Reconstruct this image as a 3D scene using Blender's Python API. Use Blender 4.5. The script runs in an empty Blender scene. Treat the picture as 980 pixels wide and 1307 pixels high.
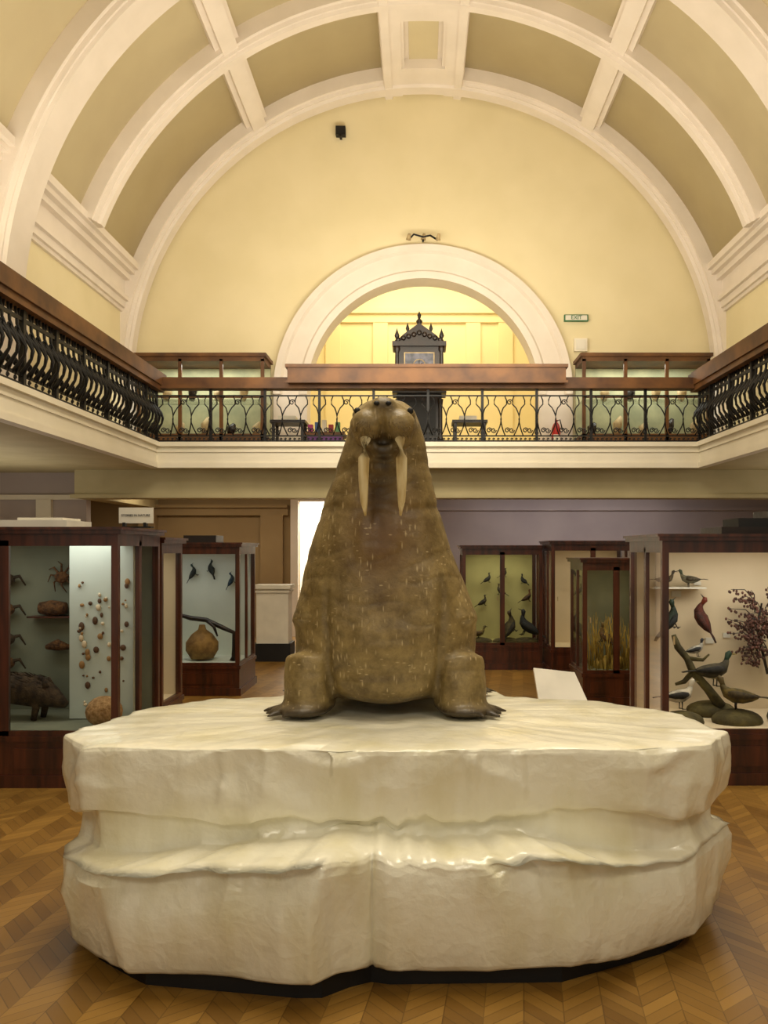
import bpy, math, random, time
from mathutils import Vector, noise, Matrix
random.seed(7)
S=bpy.context.scene
try:
    S.view_settings.view_transform='Standard'
except Exception: pass

# ---------------- materials ----------------
def lin(c):
    return tuple(((v/255)/12.92 if v/255<=0.04045 else ((v/255+0.055)/1.055)**2.4) for v in c)+(1,)
def mat(name,c,rough=0.6,c2=None,scale=3.0,bump=0.0,bscale=20.0,metal=0.0,detail=3,stretch=None,coat=0):
    m=bpy.data.materials.new(name); m.use_nodes=True
    n=m.node_tree.nodes; l=m.node_tree.links; b=n['Principled BSDF']
    b.inputs['Roughness'].default_value=rough; b.inputs['Metallic'].default_value=metal
    b.inputs['Coat Weight'].default_value=coat
    tc=n.new('ShaderNodeTexCoord'); mp=n.new('ShaderNodeMapping'); l.new(tc.outputs['Object'],mp.inputs[0])
    if stretch: mp.inputs['Scale'].default_value=stretch
    if c2 is None: c2=tuple(max(0,v*0.93) for v in c)
    t=n.new('ShaderNodeTexNoise'); t.inputs['Scale'].default_value=scale; t.inputs['Detail'].default_value=detail
    l.new(mp.outputs[0],t.inputs[0])
    r=n.new('ShaderNodeValToRGB'); r.color_ramp.elements[0].position=.35; r.color_ramp.elements[1].position=.65
    r.color_ramp.elements[0].color=lin(c2); r.color_ramp.elements[1].color=lin(c)
    l.new(t.outputs[0],r.inputs[0]); l.new(r.outputs[0],b.inputs['Base Color'])
    if bump>0:
        t2=n.new('ShaderNodeTexNoise'); t2.inputs['Scale'].default_value=bscale; t2.inputs['Detail'].default_value=4
        l.new(mp.outputs[0],t2.inputs[0]); bp=n.new('ShaderNodeBump'); bp.inputs['Strength'].default_value=bump
        bp.inputs['Distance'].default_value=.02; l.new(t2.outputs[0],bp.inputs['Height']); l.new(bp.outputs[0],b.inputs['Normal'])
    return m
def glassmat():
    m=bpy.data.materials.new('case_glass'); m.use_nodes=True
    n=m.node_tree.nodes; l=m.node_tree.links; n.clear()
    o=n.new('ShaderNodeOutputMaterial'); mx=n.new('ShaderNodeMixShader'); tr=n.new('ShaderNodeBsdfTransparent'); g=n.new('ShaderNodeBsdfGlossy')
    tr.inputs[0].default_value=(.95,.96,.94,1); g.inputs['Roughness'].default_value=.03
    lw=n.new('ShaderNodeLayerWeight'); lw.inputs[0].default_value=.12
    mth=n.new('ShaderNodeMath'); mth.operation='MULTIPLY'; mth.inputs[1].default_value=.6
    l.new(lw.outputs['Fresnel'],mth.inputs[0]); l.new(mth.outputs[0],mx.inputs[0])
    l.new(tr.outputs[0],mx.inputs[1]); l.new(g.outputs[0],mx.inputs[2]); l.new(mx.outputs[0],o.inputs[0])
    return m
M={}
M['wall']=mat('cream_wall',(230,217,178),.8,(225,212,171),1.2)
M['vault']=mat('vault_plaster',(212,199,162),.8,(205,191,154),1.0)
M['trim']=mat('white_plaster_trim',(232,221,208),.6,(225,214,200),2)
M['fascia']=mat('fascia_paint',(232,224,204),.5,(225,217,195),2)
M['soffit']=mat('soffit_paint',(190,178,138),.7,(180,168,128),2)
M['yellow']=mat('yellow_wall',(238,222,170),.7,(234,217,164),1)
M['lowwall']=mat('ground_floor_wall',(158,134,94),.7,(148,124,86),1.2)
M['mauve']=mat('mauve_wall',(180,168,162),.7,(170,158,154),1.2)  # tint puts the violet light on the back wall into its colour
M['wood']=mat('mahogany',(84,40,22),.32,(48,22,12),3,.05,30,stretch=(6,6,.6),coat=.2)
M['railwood']=mat('rail_wood',(112,72,32),.55,(72,42,17),2.5,.04,30)
M['darkwood']=mat('dark_ebony_wood',(36,22,14),.4,(16,9,6),6,.1,30)
M['iron']=mat('wrought_iron',(22,19,18),.5,(13,12,12),8,.0,metal=.3)
M['black']=mat('black_paint',(14,12,12),.6,(8,7,7),5)
M['white']=mat('white_paint',(232,226,210),.5)
M['glass']=glassmat()
M['blueback']=mat('grey_green_backing',(132,134,112),.8,(112,116,98),2)
M['lightblue']=mat('light_blue_board',(206,214,204),.8,(196,206,196),2)
M['creamback']=mat('cream_backing',(224,206,174),.8,(216,198,164),2)
M['greenback']=mat('yellow_green_backing',(172,164,108),.8,(156,150,98),2)
M['galback']=mat('gallery_case_backing',(164,162,126),.7,(136,138,108),3)
M['red']=mat('red_enamel',(180,24,16),.3)
M['green']=mat('exit_green',(30,110,60),.4)
M['label']=mat('card_label',(225,220,205),.7)
M['bone']=mat('bone',(190,168,124),.6,(150,128,90),10)
M['rock']=mat('mossy_rock',(98,88,48),.9,(60,52,30),9,.5,25)
M['ivory']=mat('tusk_ivory',(236,220,174),.35,(208,184,130),9,.05,30,stretch=(3,3,.6))

def floormat():
    m=bpy.data.materials.new('herringbone_parquet'); m.use_nodes=True
    n=m.node_tree.nodes; l=m.node_tree.links; b=n['Principled BSDF']
    tc=n.new('ShaderNodeTexCoord'); mp=n.new('ShaderNodeMapping'); mp.inputs['Rotation'].default_value=(0,0,.12)
    l.new(tc.outputs['Object'],mp.inputs[0])
    sp=n.new('ShaderNodeSeparateXYZ'); l.new(mp.outputs[0],sp.inputs[0])
    def ma(op,a,bb=None):
        x=n.new('ShaderNodeMath'); x.operation=op
        for i,v in enumerate((a,bb)):
            if v is None: continue
            if isinstance(v,(int,float)): x.inputs[i].default_value=v
            else: l.new(v,x.inputs[i])
        return x.outputs[0]
    w=.15; p=.075
    X,Y=sp.outputs[0],sp.outputs[1]
    pp=ma('PINGPONG',X,w); v=ma('DIVIDE',ma('ADD',Y,pp),p)
    idn=ma('FLOOR',v); band=ma('FLOOR',ma('DIVIDE',X,w))
    cb=n.new('ShaderNodeCombineXYZ'); l.new(idn,cb.inputs[0]); l.new(band,cb.inputs[1])
    wn=n.new('ShaderNodeTexWhiteNoise'); wn.noise_dimensions='2D'; l.new(cb.outputs[0],wn.inputs[0])
    r=n.new('ShaderNodeValToRGB'); e=r.color_ramp.elements
    e[0].color=lin((124,88,34)); e[1].color=lin((172,130,60))
    par=ma('MULTIPLY',ma('MODULO',ma('ABSOLUTE',band),2),.3)
    l.new(ma('ADD',ma('MULTIPLY',wn.outputs[0],.6),par),r.inputs[0])
    gr=ma('LESS_THAN',ma('FRACT',v),.08)
    gr2=ma('LESS_THAN',ma('FRACT',ma('DIVIDE',X,w)),.03)
    g=ma('MAXIMUM',gr,gr2)
    mx=n.new('ShaderNodeMix'); mx.data_type='RGBA'; l.new(ma('MULTIPLY',g,.45),mx.inputs[0]); l.new(r.outputs[0],mx.inputs[6]); mx.inputs[7].default_value=lin((60,40,16))
    ns=n.new('ShaderNodeTexNoise'); ns.inputs['Scale'].default_value=1.3; l.new(mp.outputs[0],ns.inputs[0])
    mx2=n.new('ShaderNodeMix'); mx2.data_type='RGBA'; mx2.blend_type='MULTIPLY'; mx2.inputs[0].default_value=.5
    l.new(mx.outputs[2],mx2.inputs[6]); 
    r2=n.new('ShaderNodeValToRGB'); r2.color_ramp.elements[0].position=.3; r2.color_ramp.elements[1].position=.7
    r2.color_ramp.elements[0].color=(.5,.5,.5,1); l.new(ns.outputs[0],r2.inputs[0]); l.new(r2.outputs[0],mx2.inputs[7])
    l.new(mx2.outputs[2],b.inputs['Base Color']); b.inputs['Roughness'].default_value=.34
    return m
M['floor']=floormat()

# ---------------- mesh builder ----------------
class MB:
    def __init__(s): s.v=[]; s.f=[]; s.m=[]; s.sm=[]; s.mats=[]
    def mi(s,m):
        m=M[m] if isinstance(m,str) else m
        if m not in s.mats: s.mats.append(m)
        return s.mats.index(m)
    def add(s,vs,fs,m,smooth=False):
        o=len(s.v); s.v+= [tuple(v) for v in vs]; k=s.mi(m)
        for f in fs: s.f.append(tuple(i+o for i in f)); s.m.append(k); s.sm.append(smooth)
    def box(s,x0,x1,y0,y1,z0,z1,m):
        s.add([(x0,y0,z0),(x1,y0,z0),(x1,y1,z0),(x0,y1,z0),(x0,y0,z1),(x1,y0,z1),(x1,y1,z1),(x0,y1,z1)],
              [(0,3,2,1),(4,5,6,7),(0,1,5,4),(1,2,6,5),(2,3,7,6),(3,0,4,7)],m)
    def quad(s,a,b,c,d,m): s.add([a,b,c,d],[(0,1,2,3)],m)
    def tube(s,pts,rad,m,n=8,flat=1.0,up=(0,0,1)):
        pts=[Vector(p) for p in pts]; k=len(pts)
        if not isinstance(rad,(list,tuple)): rad=[rad]*k
        vs=[];fs=[]
        for i,p in enumerate(pts):
            t=(pts[min(i+1,k-1)]-pts[max(i-1,0)]).normalized()
            u=Vector(up)
            if abs(t.dot(u))>.95: u=Vector((0,1,0)) if abs(t.y)<.9 else Vector((1,0,0))
            a=t.cross(u).normalized(); b=a.cross(t).normalized()
            for j in range(n):
                an=2*math.pi*j/n
                vs.append(p+a*math.cos(an)*rad[i]+b*math.sin(an)*rad[i]*flat)
        for i in range(k-1):
            for j in range(n):
                fs.append((i*n+j,i*n+(j+1)%n,(i+1)*n+(j+1)%n,(i+1)*n+j))
        fs.append(tuple(range(n))[::-1]); fs.append(tuple((k-1)*n+j for j in range(n)))
        s.add(vs,fs,m,True)
    def ell(s,c,r,m,rot=None,nu=16,nv=10):
        vs=[];fs=[]; c=Vector(c)
        for i in range(nv+1):
            ph=math.pi*i/nv
            for j in range(nu):
                th=2*math.pi*j/nu
                p=Vector((r[0]*math.sin(ph)*math.cos(th),r[1]*math.sin(ph)*math.sin(th),r[2]*math.cos(ph)))
                if rot is not None: p=rot@p
                vs.append(c+p)
        for i in range(nv):
            for j in range(nu):
                fs.append((i*nu+j,(i+1)*nu+j,(i+1)*nu+(j+1)%nu,i*nu+(j+1)%nu))
        s.add(vs,fs,m,True)
    def lathe(s,prof,c,m,n=16,smooth=True):
        vs=[];fs=[];k=len(prof)
        for r,z in prof:
            for j in range(n):
                a=2*math.pi*j/n; vs.append((c[0]+r*math.cos(a),c[1]+r*math.sin(a),c[2]+z))
        for i in range(k-1):
            for j in range(n): fs.append((i*n+j,i*n+(j+1)%n,(i+1)*n+(j+1)%n,(i+1)*n+j))
        fs.append(tuple(range(n))[::-1]); fs.append(tuple((k-1)*n+j for j in range(n)))
        s.add(vs,fs,m,smooth)
    def arc(s,prof,a0,a1,n,cx,cz,m,smooth=False):
        vs=[];fs=[];k=len(prof)
        for i in range(n+1):
            a=a0+(a1-a0)*i/n
            for r,y in prof: vs.append((cx+r*math.cos(a),y,cz+r*math.sin(a)))
        for i in range(n):
            for j in range(k): fs.append((i*k+j,i*k+(j+1)%k,(i+1)*k+(j+1)%k,(i+1)*k+j))
        fs.append(tuple(range(k))); fs.append(tuple(n*k+j for j in range(k))[::-1])
        s.add(vs,fs,m,smooth)
    def obj(s,name,parent=None,bevel=0):
        me=bpy.data.meshes.new(name); me.from_pydata(s.v,[],s.f)
        for m in s.mats: me.materials.append(m)
        me.polygons.foreach_set('material_index',s.m); me.polygons.foreach_set('use_smooth',s.sm)
        me.update()
        o=bpy.data.objects.new(name,me); S.collection.objects.link(o)
        if parent: o.parent=parent
        return o
def text(name,body,loc,size,m,parent=None,rot=(math.pi/2,0,0)):
    c=bpy.data.curves.new(name,'FONT'); c.body=body; c.size=size; c.extrude=.001; c.align_x='CENTER'; c.align_y='CENTER'
    o=bpy.data.objects.new(name,c); S.collection.objects.link(o); o.location=loc; o.rotation_euler=rot
    c.materials.append(M[m]); 
    if parent: o.parent=parent
    return o
PI=math.pi

# ---------------- walrus (modelled at 1/0.9 size, then scaled as one animal) ----------------
W=MB(); WX=-.195
def loft(rings,n=32):
    vs=[];fs=[];k=len(rings)
    for z,cx_,hw,yf,yb,ex in rings:
        cy=yf+(yb-yf)*.42
        for j in range(n):
            a=2*PI*j/n; c,s_=math.cos(a),math.sin(a)
            x=hw*math.copysign(abs(c)**ex,c); hy=(yb-cy) if s_>0 else (cy-yf)
            vs.append((cx_+x,cy+hy*math.copysign(abs(s_)**ex,s_),z))
    for i in range(k-1):
        for j in range(n): fs.append((i*n+j,i*n+(j+1)%n,(i+1)*n+(j+1)%n,(i+1)*n+j))
    fs.append(tuple(range(n))[::-1]); fs.append(tuple((k-1)*n+j for j in range(n)))
    W.add(vs,fs,'black',True)
loft([(.90,WX,.36,4.84,5.7,.9),(.95,WX,.46,4.76,5.75,.9),(1.07,WX,.535,4.70,5.78,.9),(1.30,WX,.535,4.67,5.72,.9),(1.53,WX-.015,.485,4.69,5.62,.9),(1.76,WX-.03,.41,4.72,5.5,.92),(1.99,WX-.03,.34,4.745,5.38,.95),(2.15,WX-.02,.293,4.75,5.28,.95),(2.28,WX-.01,.252,4.75,5.2,1),(2.38,WX,.225,4.76,5.14,1),(2.47,WX,.20,4.78,5.09,1),(2.55,WX,.168,4.82,5.03,1),(2.60,WX,.10,4.87,4.97,1)])
W.tube([(WX,5.35,1.30),(WX,5.6,1.22),(WX,5.85,1.12),(WX,6.05,1.02),(WX,6.2,.95)],[.42,.42,.33,.22,.11],'black',24,flat=.9)
W.ell((WX,4.88,2.44),(.195,.2,.17),'black'); W.ell((WX,4.74,2.46),(.15,.16,.12),'black'); W.ell((WX,4.655,2.515),(.085,.08,.065),'black')
for s_ in (-1,1):
    W.ell((WX+s_*.086,4.65,2.425),(.096,.09,.086),'black'); W.ell((WX+s_*.096,4.655,2.36),(.066,.068,.066),'black')
    W.ell((WX+s_*.132,4.79,2.50),(.048,.05,.042),'black')
W.ell((WX,4.70,2.29),(.075,.08,.06),'black'); W.ell((WX-.015,4.78,2.24),(.135,.1,.14),'black')
W.ell((WX,4.93,1.22),(.36,.30,.34),'black'); W.ell((WX-.03,4.93,1.75),(.26,.24,.4),'black'); W.ell((WX,4.9,1.03),(.34,.25,.15),'black')
for s_ in (-1,1):
    W.tube([(WX-.03+s_*.20,5.12,1.75),(WX-.015+s_*.31,5.04,1.52),(WX+s_*.375,4.96,1.30),(WX+s_*.41,4.90,1.12),(WX+s_*.42,4.87,.98),(WX+s_*.425,4.86,.87)],[.15,.17,.17,.158,.152,.148],'black',20)
    W.ell((WX+s_*.45,4.82,.865),(.155,.17,.045),'black')
    for k in range(5):
        a=-PI/2+s_*(.05+.36*k); L=.16+.035*(k-1 if k<3 else 3-k)
        if k==4: L=.17
        x0,y0=WX+s_*.46,4.86
        dx,dy=math.cos(a),math.sin(a)
        W.tube([(x0+dx*.05,y0+dy*.05,.87),(x0+dx*(.08+L*.5),y0+dy*(.08+L*.5),.858),(x0+dx*(.06+L),y0+dy*(.06+L),.845)],[.04,.032,.013],'black',10,flat=.6)
    W.tube([(WX+s_*.2,5.9,1.0),(WX+s_*.38,5.75,.91),(WX+s_*.5,5.55,.87)],[.16,.10,.06],'black',12)
    for k in range(5):
        a=-PI/2+s_*(.1+.3*k)
        W.tube([(WX+s_*.48,5.6,.87),(WX+s_*.5+math.cos(a)*.1,5.55+math.sin(a)*.1,.865),(WX+s_*.5+math.cos(a)*.2,5.55+math.sin(a)*.2,.845)],[.05,.035,.01],'black',8,flat=.6)
raw=W.obj('walrus_raw')
md=raw.modifiers.new('r','REMESH'); md.mode='VOXEL'; md.voxel_size=.012
md2=raw.modifiers.new('s','SMOOTH'); md2.factor=.5; md2.iterations=12
dg=bpy.context.evaluated_depsgraph_get(); me=bpy.data.meshes.new_from_object(raw.evaluated_get(dg))
bpy.data.objects.remove(raw)
me.name='walrus'
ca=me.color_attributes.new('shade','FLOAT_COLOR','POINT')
def g(p,c,r):
    d=((p[0]-c[0])/r[0])**2+((p[1]-c[1])/r[1])**2+((p[2]-c[2])/r[2])**2
    return math.exp(-d) if d<12 else 0
NV=len(me.vertices); co_=[0]*(NV*3); me.vertices.foreach_get('co',co_); no_=[0]*(NV*3); me.vertices.foreach_get('normal',no_); cl=[]
for i in range(NV):
    q=Vector(co_[i*3:i*3+3]); p=q; n=Vector(no_[i*3:i*3+3])
    body=1-max(0,min(1,(p.z-2.3)/.1)); low=max(0,min(1,(p.z-.86)/.1))
    w1=1-abs(noise.noise(Vector((q.x*3,q.y*3,q.z*9))))*2
    d=noise.noise(q*4)*.008+noise.noise(q*14)*.002-.004*max(0,w1)**4
    ax=abs(p.x-WX)
    if p.z>1.7: d-= .007*math.exp(-((math.sin(p.z*26+3*ax+noise.noise(q*5)*1.5)-1)/.35)**2)*math.exp(-((p.z-2.1)/.2)**2)
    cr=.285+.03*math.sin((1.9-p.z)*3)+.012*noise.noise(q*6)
    if p.y<5.0 and .9<p.z<1.62: d-=.02*math.exp(-((ax-cr)/.022)**2)*min(1,(1.62-p.z)/.3)
    d2=-.02*math.exp(-((p.x-WX)/.014)**2)*g(p,(WX,4.6,2.42),(.1,.12,.07))
    # mouth slot under the whisker pads
    d2-=.02*g(p,(WX,4.6,2.335),(.07,.12,.014))
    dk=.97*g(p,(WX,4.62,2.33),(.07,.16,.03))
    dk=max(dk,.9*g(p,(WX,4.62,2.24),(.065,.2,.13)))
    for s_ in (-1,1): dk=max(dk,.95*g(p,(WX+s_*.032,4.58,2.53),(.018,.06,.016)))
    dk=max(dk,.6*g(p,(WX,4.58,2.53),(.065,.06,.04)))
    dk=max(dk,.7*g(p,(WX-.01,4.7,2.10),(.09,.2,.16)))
    if p.z<.92: dk=max(dk,.85*min(1,(.92-p.z)/.05))  # shadow low on the animal, painted into the hide colour
    if ax<.3 and p.z<.98: dk=max(dk,.6*min(1,(.98-p.z)/.1))  # painted shade in the hollow under the belly
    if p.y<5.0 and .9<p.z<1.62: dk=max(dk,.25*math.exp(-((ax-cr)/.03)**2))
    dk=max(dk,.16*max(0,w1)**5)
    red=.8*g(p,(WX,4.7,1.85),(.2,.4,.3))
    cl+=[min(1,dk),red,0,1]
    q=p+n*(d*body*low+(d*.4 if body<1 else 0)+d2)
    co_[i*3:i*3+3]=q
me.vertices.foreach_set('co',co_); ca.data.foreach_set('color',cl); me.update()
wal=bpy.data.objects.new('walrus',me); S.collection.objects.link(wal)
wal.scale=(.9,.9,.9); wal.location=(0,0,.175)
me.polygons.foreach_set('use_smooth',[True]*len(me.polygons)); me.polygons.foreach_set('material_index',[0]*len(me.polygons))
def hide():
    m=bpy.data.materials.new('walrus_hide'); m.use_nodes=True
    n=m.node_tree.nodes; l=m.node_tree.links; bs=n['Principled BSDF']
    tc=n.new('ShaderNodeTexCoord'); at=n.new('ShaderNodeAttribute'); at.attribute_name='shade'
    sp=n.new('ShaderNodeSeparateColor'); l.new(at.outputs['Color'],sp.inputs[0])
    t=n.new('ShaderNodeTexNoise'); t.inputs['Scale'].default_value=8; t.inputs['Detail'].default_value=10; t.inputs['Roughness'].default_value=.72; l.new(tc.outputs['Object'],t.inputs[0])
    r=n.new('ShaderNodeValToRGB'); e=r.color_ramp.elements; e[0].position=.34; e[0].color=lin((98,80,44)); e[1].position=.68; e[1].color=lin((160,138,88))
    l.new(t.outputs[0],r.inputs[0])
    def mix(f,a,c):
        x=n.new('ShaderNodeMix'); x.data_type='RGBA'; l.new(f,x.inputs[0]); l.new(a,x.inputs[6]); x.inputs[7].default_value=c; return x.outputs[2]
    c=mix(sp.outputs[1],r.outputs[0],lin((116,84,52)))
    for rot,scl,thr in (((.2,.6,0),(1.6,1,.45),.26),((0,-.7,0),(1.8,1,.4),.22),((0,.1,0),(.6,1,1.6),.2)):
        t2=n.new('ShaderNodeTexVoronoi'); t2.inputs['Scale'].default_value=24; mp=n.new('ShaderNodeMapping'); mp.inputs['Scale'].default_value=scl; mp.inputs['Rotation'].default_value=rot
        l.new(tc.outputs['Object'],mp.inputs[0]); l.new(mp.outputs[0],t2.inputs[0])
        t4=n.new('ShaderNodeTexNoise'); t4.inputs['Scale'].default_value=4; t4.inputs['Detail'].default_value=4; l.new(mp.outputs[0],t4.inputs[0])
        rr=n.new('ShaderNodeValToRGB'); rr.color_ramp.elements[0].position=.06; rr.color_ramp.elements[0].color=(.65,.65,.65,1); rr.color_ramp.elements[1].position=thr; rr.color_ramp.elements[1].color=(0,0,0,1)
        l.new(t2.outputs['Distance'],rr.inputs[0])
        r5=n.new('ShaderNodeValToRGB'); r5.color_ramp.elements[0].position=.46; r5.color_ramp.elements[1].position=.56; l.new(t4.outputs[0],r5.inputs[0])
        mu=n.new('ShaderNodeMath'); mu.operation='MULTIPLY'; l.new(rr.outputs[0],mu.inputs[0]); l.new(r5.outputs[0],mu.inputs[1])
        c=mix(mu.outputs[0],c,lin((212,190,144)))
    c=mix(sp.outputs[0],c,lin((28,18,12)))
    l.new(c,bs.inputs['Base Color']); bs.inputs['Roughness'].default_value=.45
    t3=n.new('ShaderNodeTexNoise'); t3.inputs['Scale'].default_value=32; t3.inputs['Detail'].default_value=8; l.new(tc.outputs['Object'],t3.inputs[0])
    v3=n.new('ShaderNodeTexVoronoi'); v3.feature='DISTANCE_TO_EDGE'; v3.inputs['Scale'].default_value=26; l.new(tc.outputs['Object'],v3.inputs[0])
    mm=n.new('ShaderNodeMath'); mm.operation='MINIMUM'; l.new(v3.outputs[0],mm.inputs[0]); mm.inputs[1].default_value=.1
    ad=n.new('ShaderNodeMath'); ad.operation='MULTIPLY_ADD'; l.new(mm.outputs[0],ad.inputs[0]); ad.inputs[1].default_value=1.5; l.new(t3.outputs[0],ad.inputs[2])
    bp=n.new('ShaderNodeBump'); bp.inputs['Strength'].default_value=.26; bp.inputs['Distance'].default_value=.010; l.new(ad.outputs[0],bp.inputs['Height']); l.new(bp.outputs[0],bs.inputs['Normal'])
    return m
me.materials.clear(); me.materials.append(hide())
b=MB()
for s_ in (-1,1):
    x=WX+s_*.09
    pts=[(x,4.66,2.40),(x+s_*.006,4.615,2.34),(x+s_*.010,4.59,2.24),(x+s_*.012,4.59,2.12),(x+s_*.010,4.605,2.01),(x+s_*.004,4.63,1.935)]
    b.tube(pts,[.028,.031,.030,.027,.020,.006],'ivory',14)
b.obj('tusks',wal)
b=MB()
for s_ in (-1,1): b.ell((WX+s_*.146,4.735,2.515),(.018,.018,.018),'black',nu=12,nv=8)
b.obj('eyes',wal)
b=MB()
for s_ in (-1,1): b.ell((WX+s_*.032,4.575,2.53),(.016,.012,.012),'black',nu=12,nv=8)
b.obj('nostrils',wal)
b=MB(); random.seed(9)
wm_=mat('whisker_bristle',(120,98,58),.6)
for s_ in (-1,1):
    for i in range(50):
        u=random.uniform(-.8,.8); w=random.uniform(-.8,.5)
        c=Vector((WX+s_*.087+u*.07,4.65-.08*math.sqrt(max(.05,1-u*u*.6-w*w*.6)),2.41+w*.07))
        b.tube([c,c+Vector((s_*.006+u*.01,-.014,-.018))],[.002,.001],wm_,4)
b.obj('whiskers',wal)

# ---------------- room shell ----------------
b=MB(); b.box(-9,9,-5,20,-.1,0,'floor'); b.obj('floor')
CX=.07; CZ=4.83; Y0=-5; YW=16
a0=math.asin(2.04/5.65)
b=MB(); b.arc([(5.65,Y0),(5.65,YW+.1),(5.85,YW+.1),(5.85,Y0)],a0-.04,PI-a0+.04,96,CX,CZ,'vault',True)
b.obj('ceiling')
b=MB(); R=2.14; AZ=4.62; zb=3.1; zt=10.9
xs=[-5.7,-4.5,-3.3,CX-R]+[CX-R*math.cos(PI*i/48) for i in range(1,48)]+[CX+R,3.4,4.6,5.84]
for i in range(len(xs)-1):
    xa,xb=xs[i],xs[i+1]
    def bot(x,inside): return AZ+math.sqrt(max(0,R*R-(x-CX)**2)) if inside else zb
    ins= abs((xa+xb)/2-CX)<R
    za,zc=bot(xa,ins),bot(xb,ins)
    for y in (YW,YW+.4): b.quad((xa,y,za),(xb,y,zc),(xb,y,zt),(xa,y,zt),'wall')
    if ins: b.quad((xa,YW,za),(xb,YW,zc),(xb,YW+.4,zc),(xa,YW+.4,za),'trim')
for x in (CX-R,CX+R): b.quad((x,YW,zb),(x,YW+.4,zb),(x,YW+.4,AZ),(x,YW,AZ),'trim')
b.obj('wall_end')
b=MB(); b.box(CX-5.65,CX-5.45,Y0,YW,3.44,7.0,'wall'); b.obj('wall_left')
b=MB(); b.box(CX+5.45,CX+5.65,Y0,YW,3.44,7.0,'wall'); b.obj('wall_right')
b=MB(); b.box(-8.2,-8,Y0,17.6,0,3.06,'mauve'); b.box(-8,-5.64,14.6,14.8,0,3.06,'mauve'); b.box(-7.4,-7.1,14.45,14.6,0,3.06,'fascia'); b.box(-6.45,-6.2,14.5,14.6,0,2.6,'fascia'); b.box(-8,-5.64,14.52,14.6,2.6,2.68,'fascia'); b.obj('wall_ground_left')
b=MB(); b.box(8,8.2,Y0,17.6,0,3.06,'mauve'); b.obj('wall_ground_right')
b=MB()
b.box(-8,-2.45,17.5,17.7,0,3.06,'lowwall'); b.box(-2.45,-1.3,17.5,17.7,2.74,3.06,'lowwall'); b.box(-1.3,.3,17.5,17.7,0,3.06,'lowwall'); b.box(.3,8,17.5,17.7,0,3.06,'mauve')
b.obj('wall_ground_back')
b=MB()
b.box(-2.6,-2.45,17.4,17.5,0,2.84,'trim'); b.box(-1.3,-1.15,17.4,17.5,0,2.84,'trim'); b.box(-2.45,-1.3,17.4,17.5,2.74,2.86,'trim')
b.obj('door_1')
b=MB(); b.box(-3.2,-.6,19.6,19.7,0,3.06,'white'); b.box(-3.2,-3.1,17.7,19.7,0,3.06,'white'); b.box(-.7,-.6,17.7,19.7,0,3.06,'white'); b.obj('wall_lobby')
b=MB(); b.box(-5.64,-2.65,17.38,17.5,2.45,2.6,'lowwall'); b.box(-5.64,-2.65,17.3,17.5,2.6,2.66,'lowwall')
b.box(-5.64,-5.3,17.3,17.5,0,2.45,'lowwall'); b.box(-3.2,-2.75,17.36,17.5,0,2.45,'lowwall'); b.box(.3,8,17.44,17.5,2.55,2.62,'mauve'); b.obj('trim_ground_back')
XL,XR,YB=-4.19,4.47,13.75
b=MB()
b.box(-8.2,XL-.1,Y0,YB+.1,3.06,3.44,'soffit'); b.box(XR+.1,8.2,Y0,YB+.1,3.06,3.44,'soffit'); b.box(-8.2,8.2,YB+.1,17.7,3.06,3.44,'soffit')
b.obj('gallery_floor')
def fasc(b,z0,z1,p):
    b.box(XL-.1,XL+p,Y0,YB+.1,z0,z1,'fascia'); b.box(XR-p,XR+.1,Y0,YB+.1,z0,z1,'fascia'); b.box(XL+p,XR-p,YB-p,YB+.1,z0,z1,'fascia')
b=MB(); fasc(b,3.40,3.47,.06); fasc(b,3.14,3.40,0.0); fasc(b,3.31,3.345,.02); fasc(b,3.06,3.14,.03); b.obj('trim_balcony_fascia')
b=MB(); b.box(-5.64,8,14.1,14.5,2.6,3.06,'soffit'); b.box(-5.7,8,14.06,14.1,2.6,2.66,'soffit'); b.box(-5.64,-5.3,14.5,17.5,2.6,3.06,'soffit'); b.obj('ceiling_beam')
b=MB()
def rib(y0,y1,a0,a1):
    b.arc([(5.7,y0),(5.42,y0),(5.42,y0+.06),(5.36,y0+.075),(5.36,y0+.11),(5.31,y0+.13),(5.31,y1-.13),(5.36,y1-.11),(5.36,y1-.075),(5.42,y1-.06),(5.42,y1),(5.7,y1)],a0,a1,96,CX,CZ,'trim')
rib(15.5,16.0,0,PI); rib(13.1,13.5,a0,PI-a0); rib(10.75,11.55,0,PI)
for y in (8.6,6.4,1.8): rib(y,y+.4,a0,PI-a0)
rib(3.9,4.7,0,PI)
b.box(CX-5.7,CX-5.31,15.5,16,3.44,CZ,'trim'); b.box(CX+5.31,CX+5.7,15.5,16,3.44,CZ,'trim')
b.box(CX-5.7,CX-5.31,10.75,11.55,3.44,CZ,'trim'); b.box(CX+5.31,CX+5.7,10.75,11.55,3.44,CZ,'trim')
def lrib(ac,w,r0,m='trim',y0=Y0,y1=16):
    b.arc([(5.7,y0),(r0,y0),(r0,y1),(5.7,y1)],ac-w/2/5.4,ac+w/2/5.4,8,CX,CZ,m)
for s_ in (-1,1):
    lrib(PI/2+s_*math.radians(33),.42,5.50); lrib(PI/2+s_*math.radians(33),.26,5.40)
    lrib(PI/2+s_*.102,.34,5.36); lrib(PI/2+s_*.118,.14,5.32); lrib(PI/2+s_*.066,.06,5.40)
lrib(PI/2,.9,5.54,'trim')
for ya,yb in ((15.1,15.6),(13.4,13.75),(12.8,13.2),(11.45,11.8)): b.arc([(5.7,ya),(5.36,ya),(5.36,yb),(5.7,yb)],PI/2-.12,PI/2+.12,6,CX,CZ,'trim')
b.arc([(5.56,13.75),(5.525,13.75),(5.525,15.1),(5.56,15.1)],PI/2-.045,PI/2+.045,4,CX,CZ,'vault')
b.obj('trim_vault_ribs')
b=MB()
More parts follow.
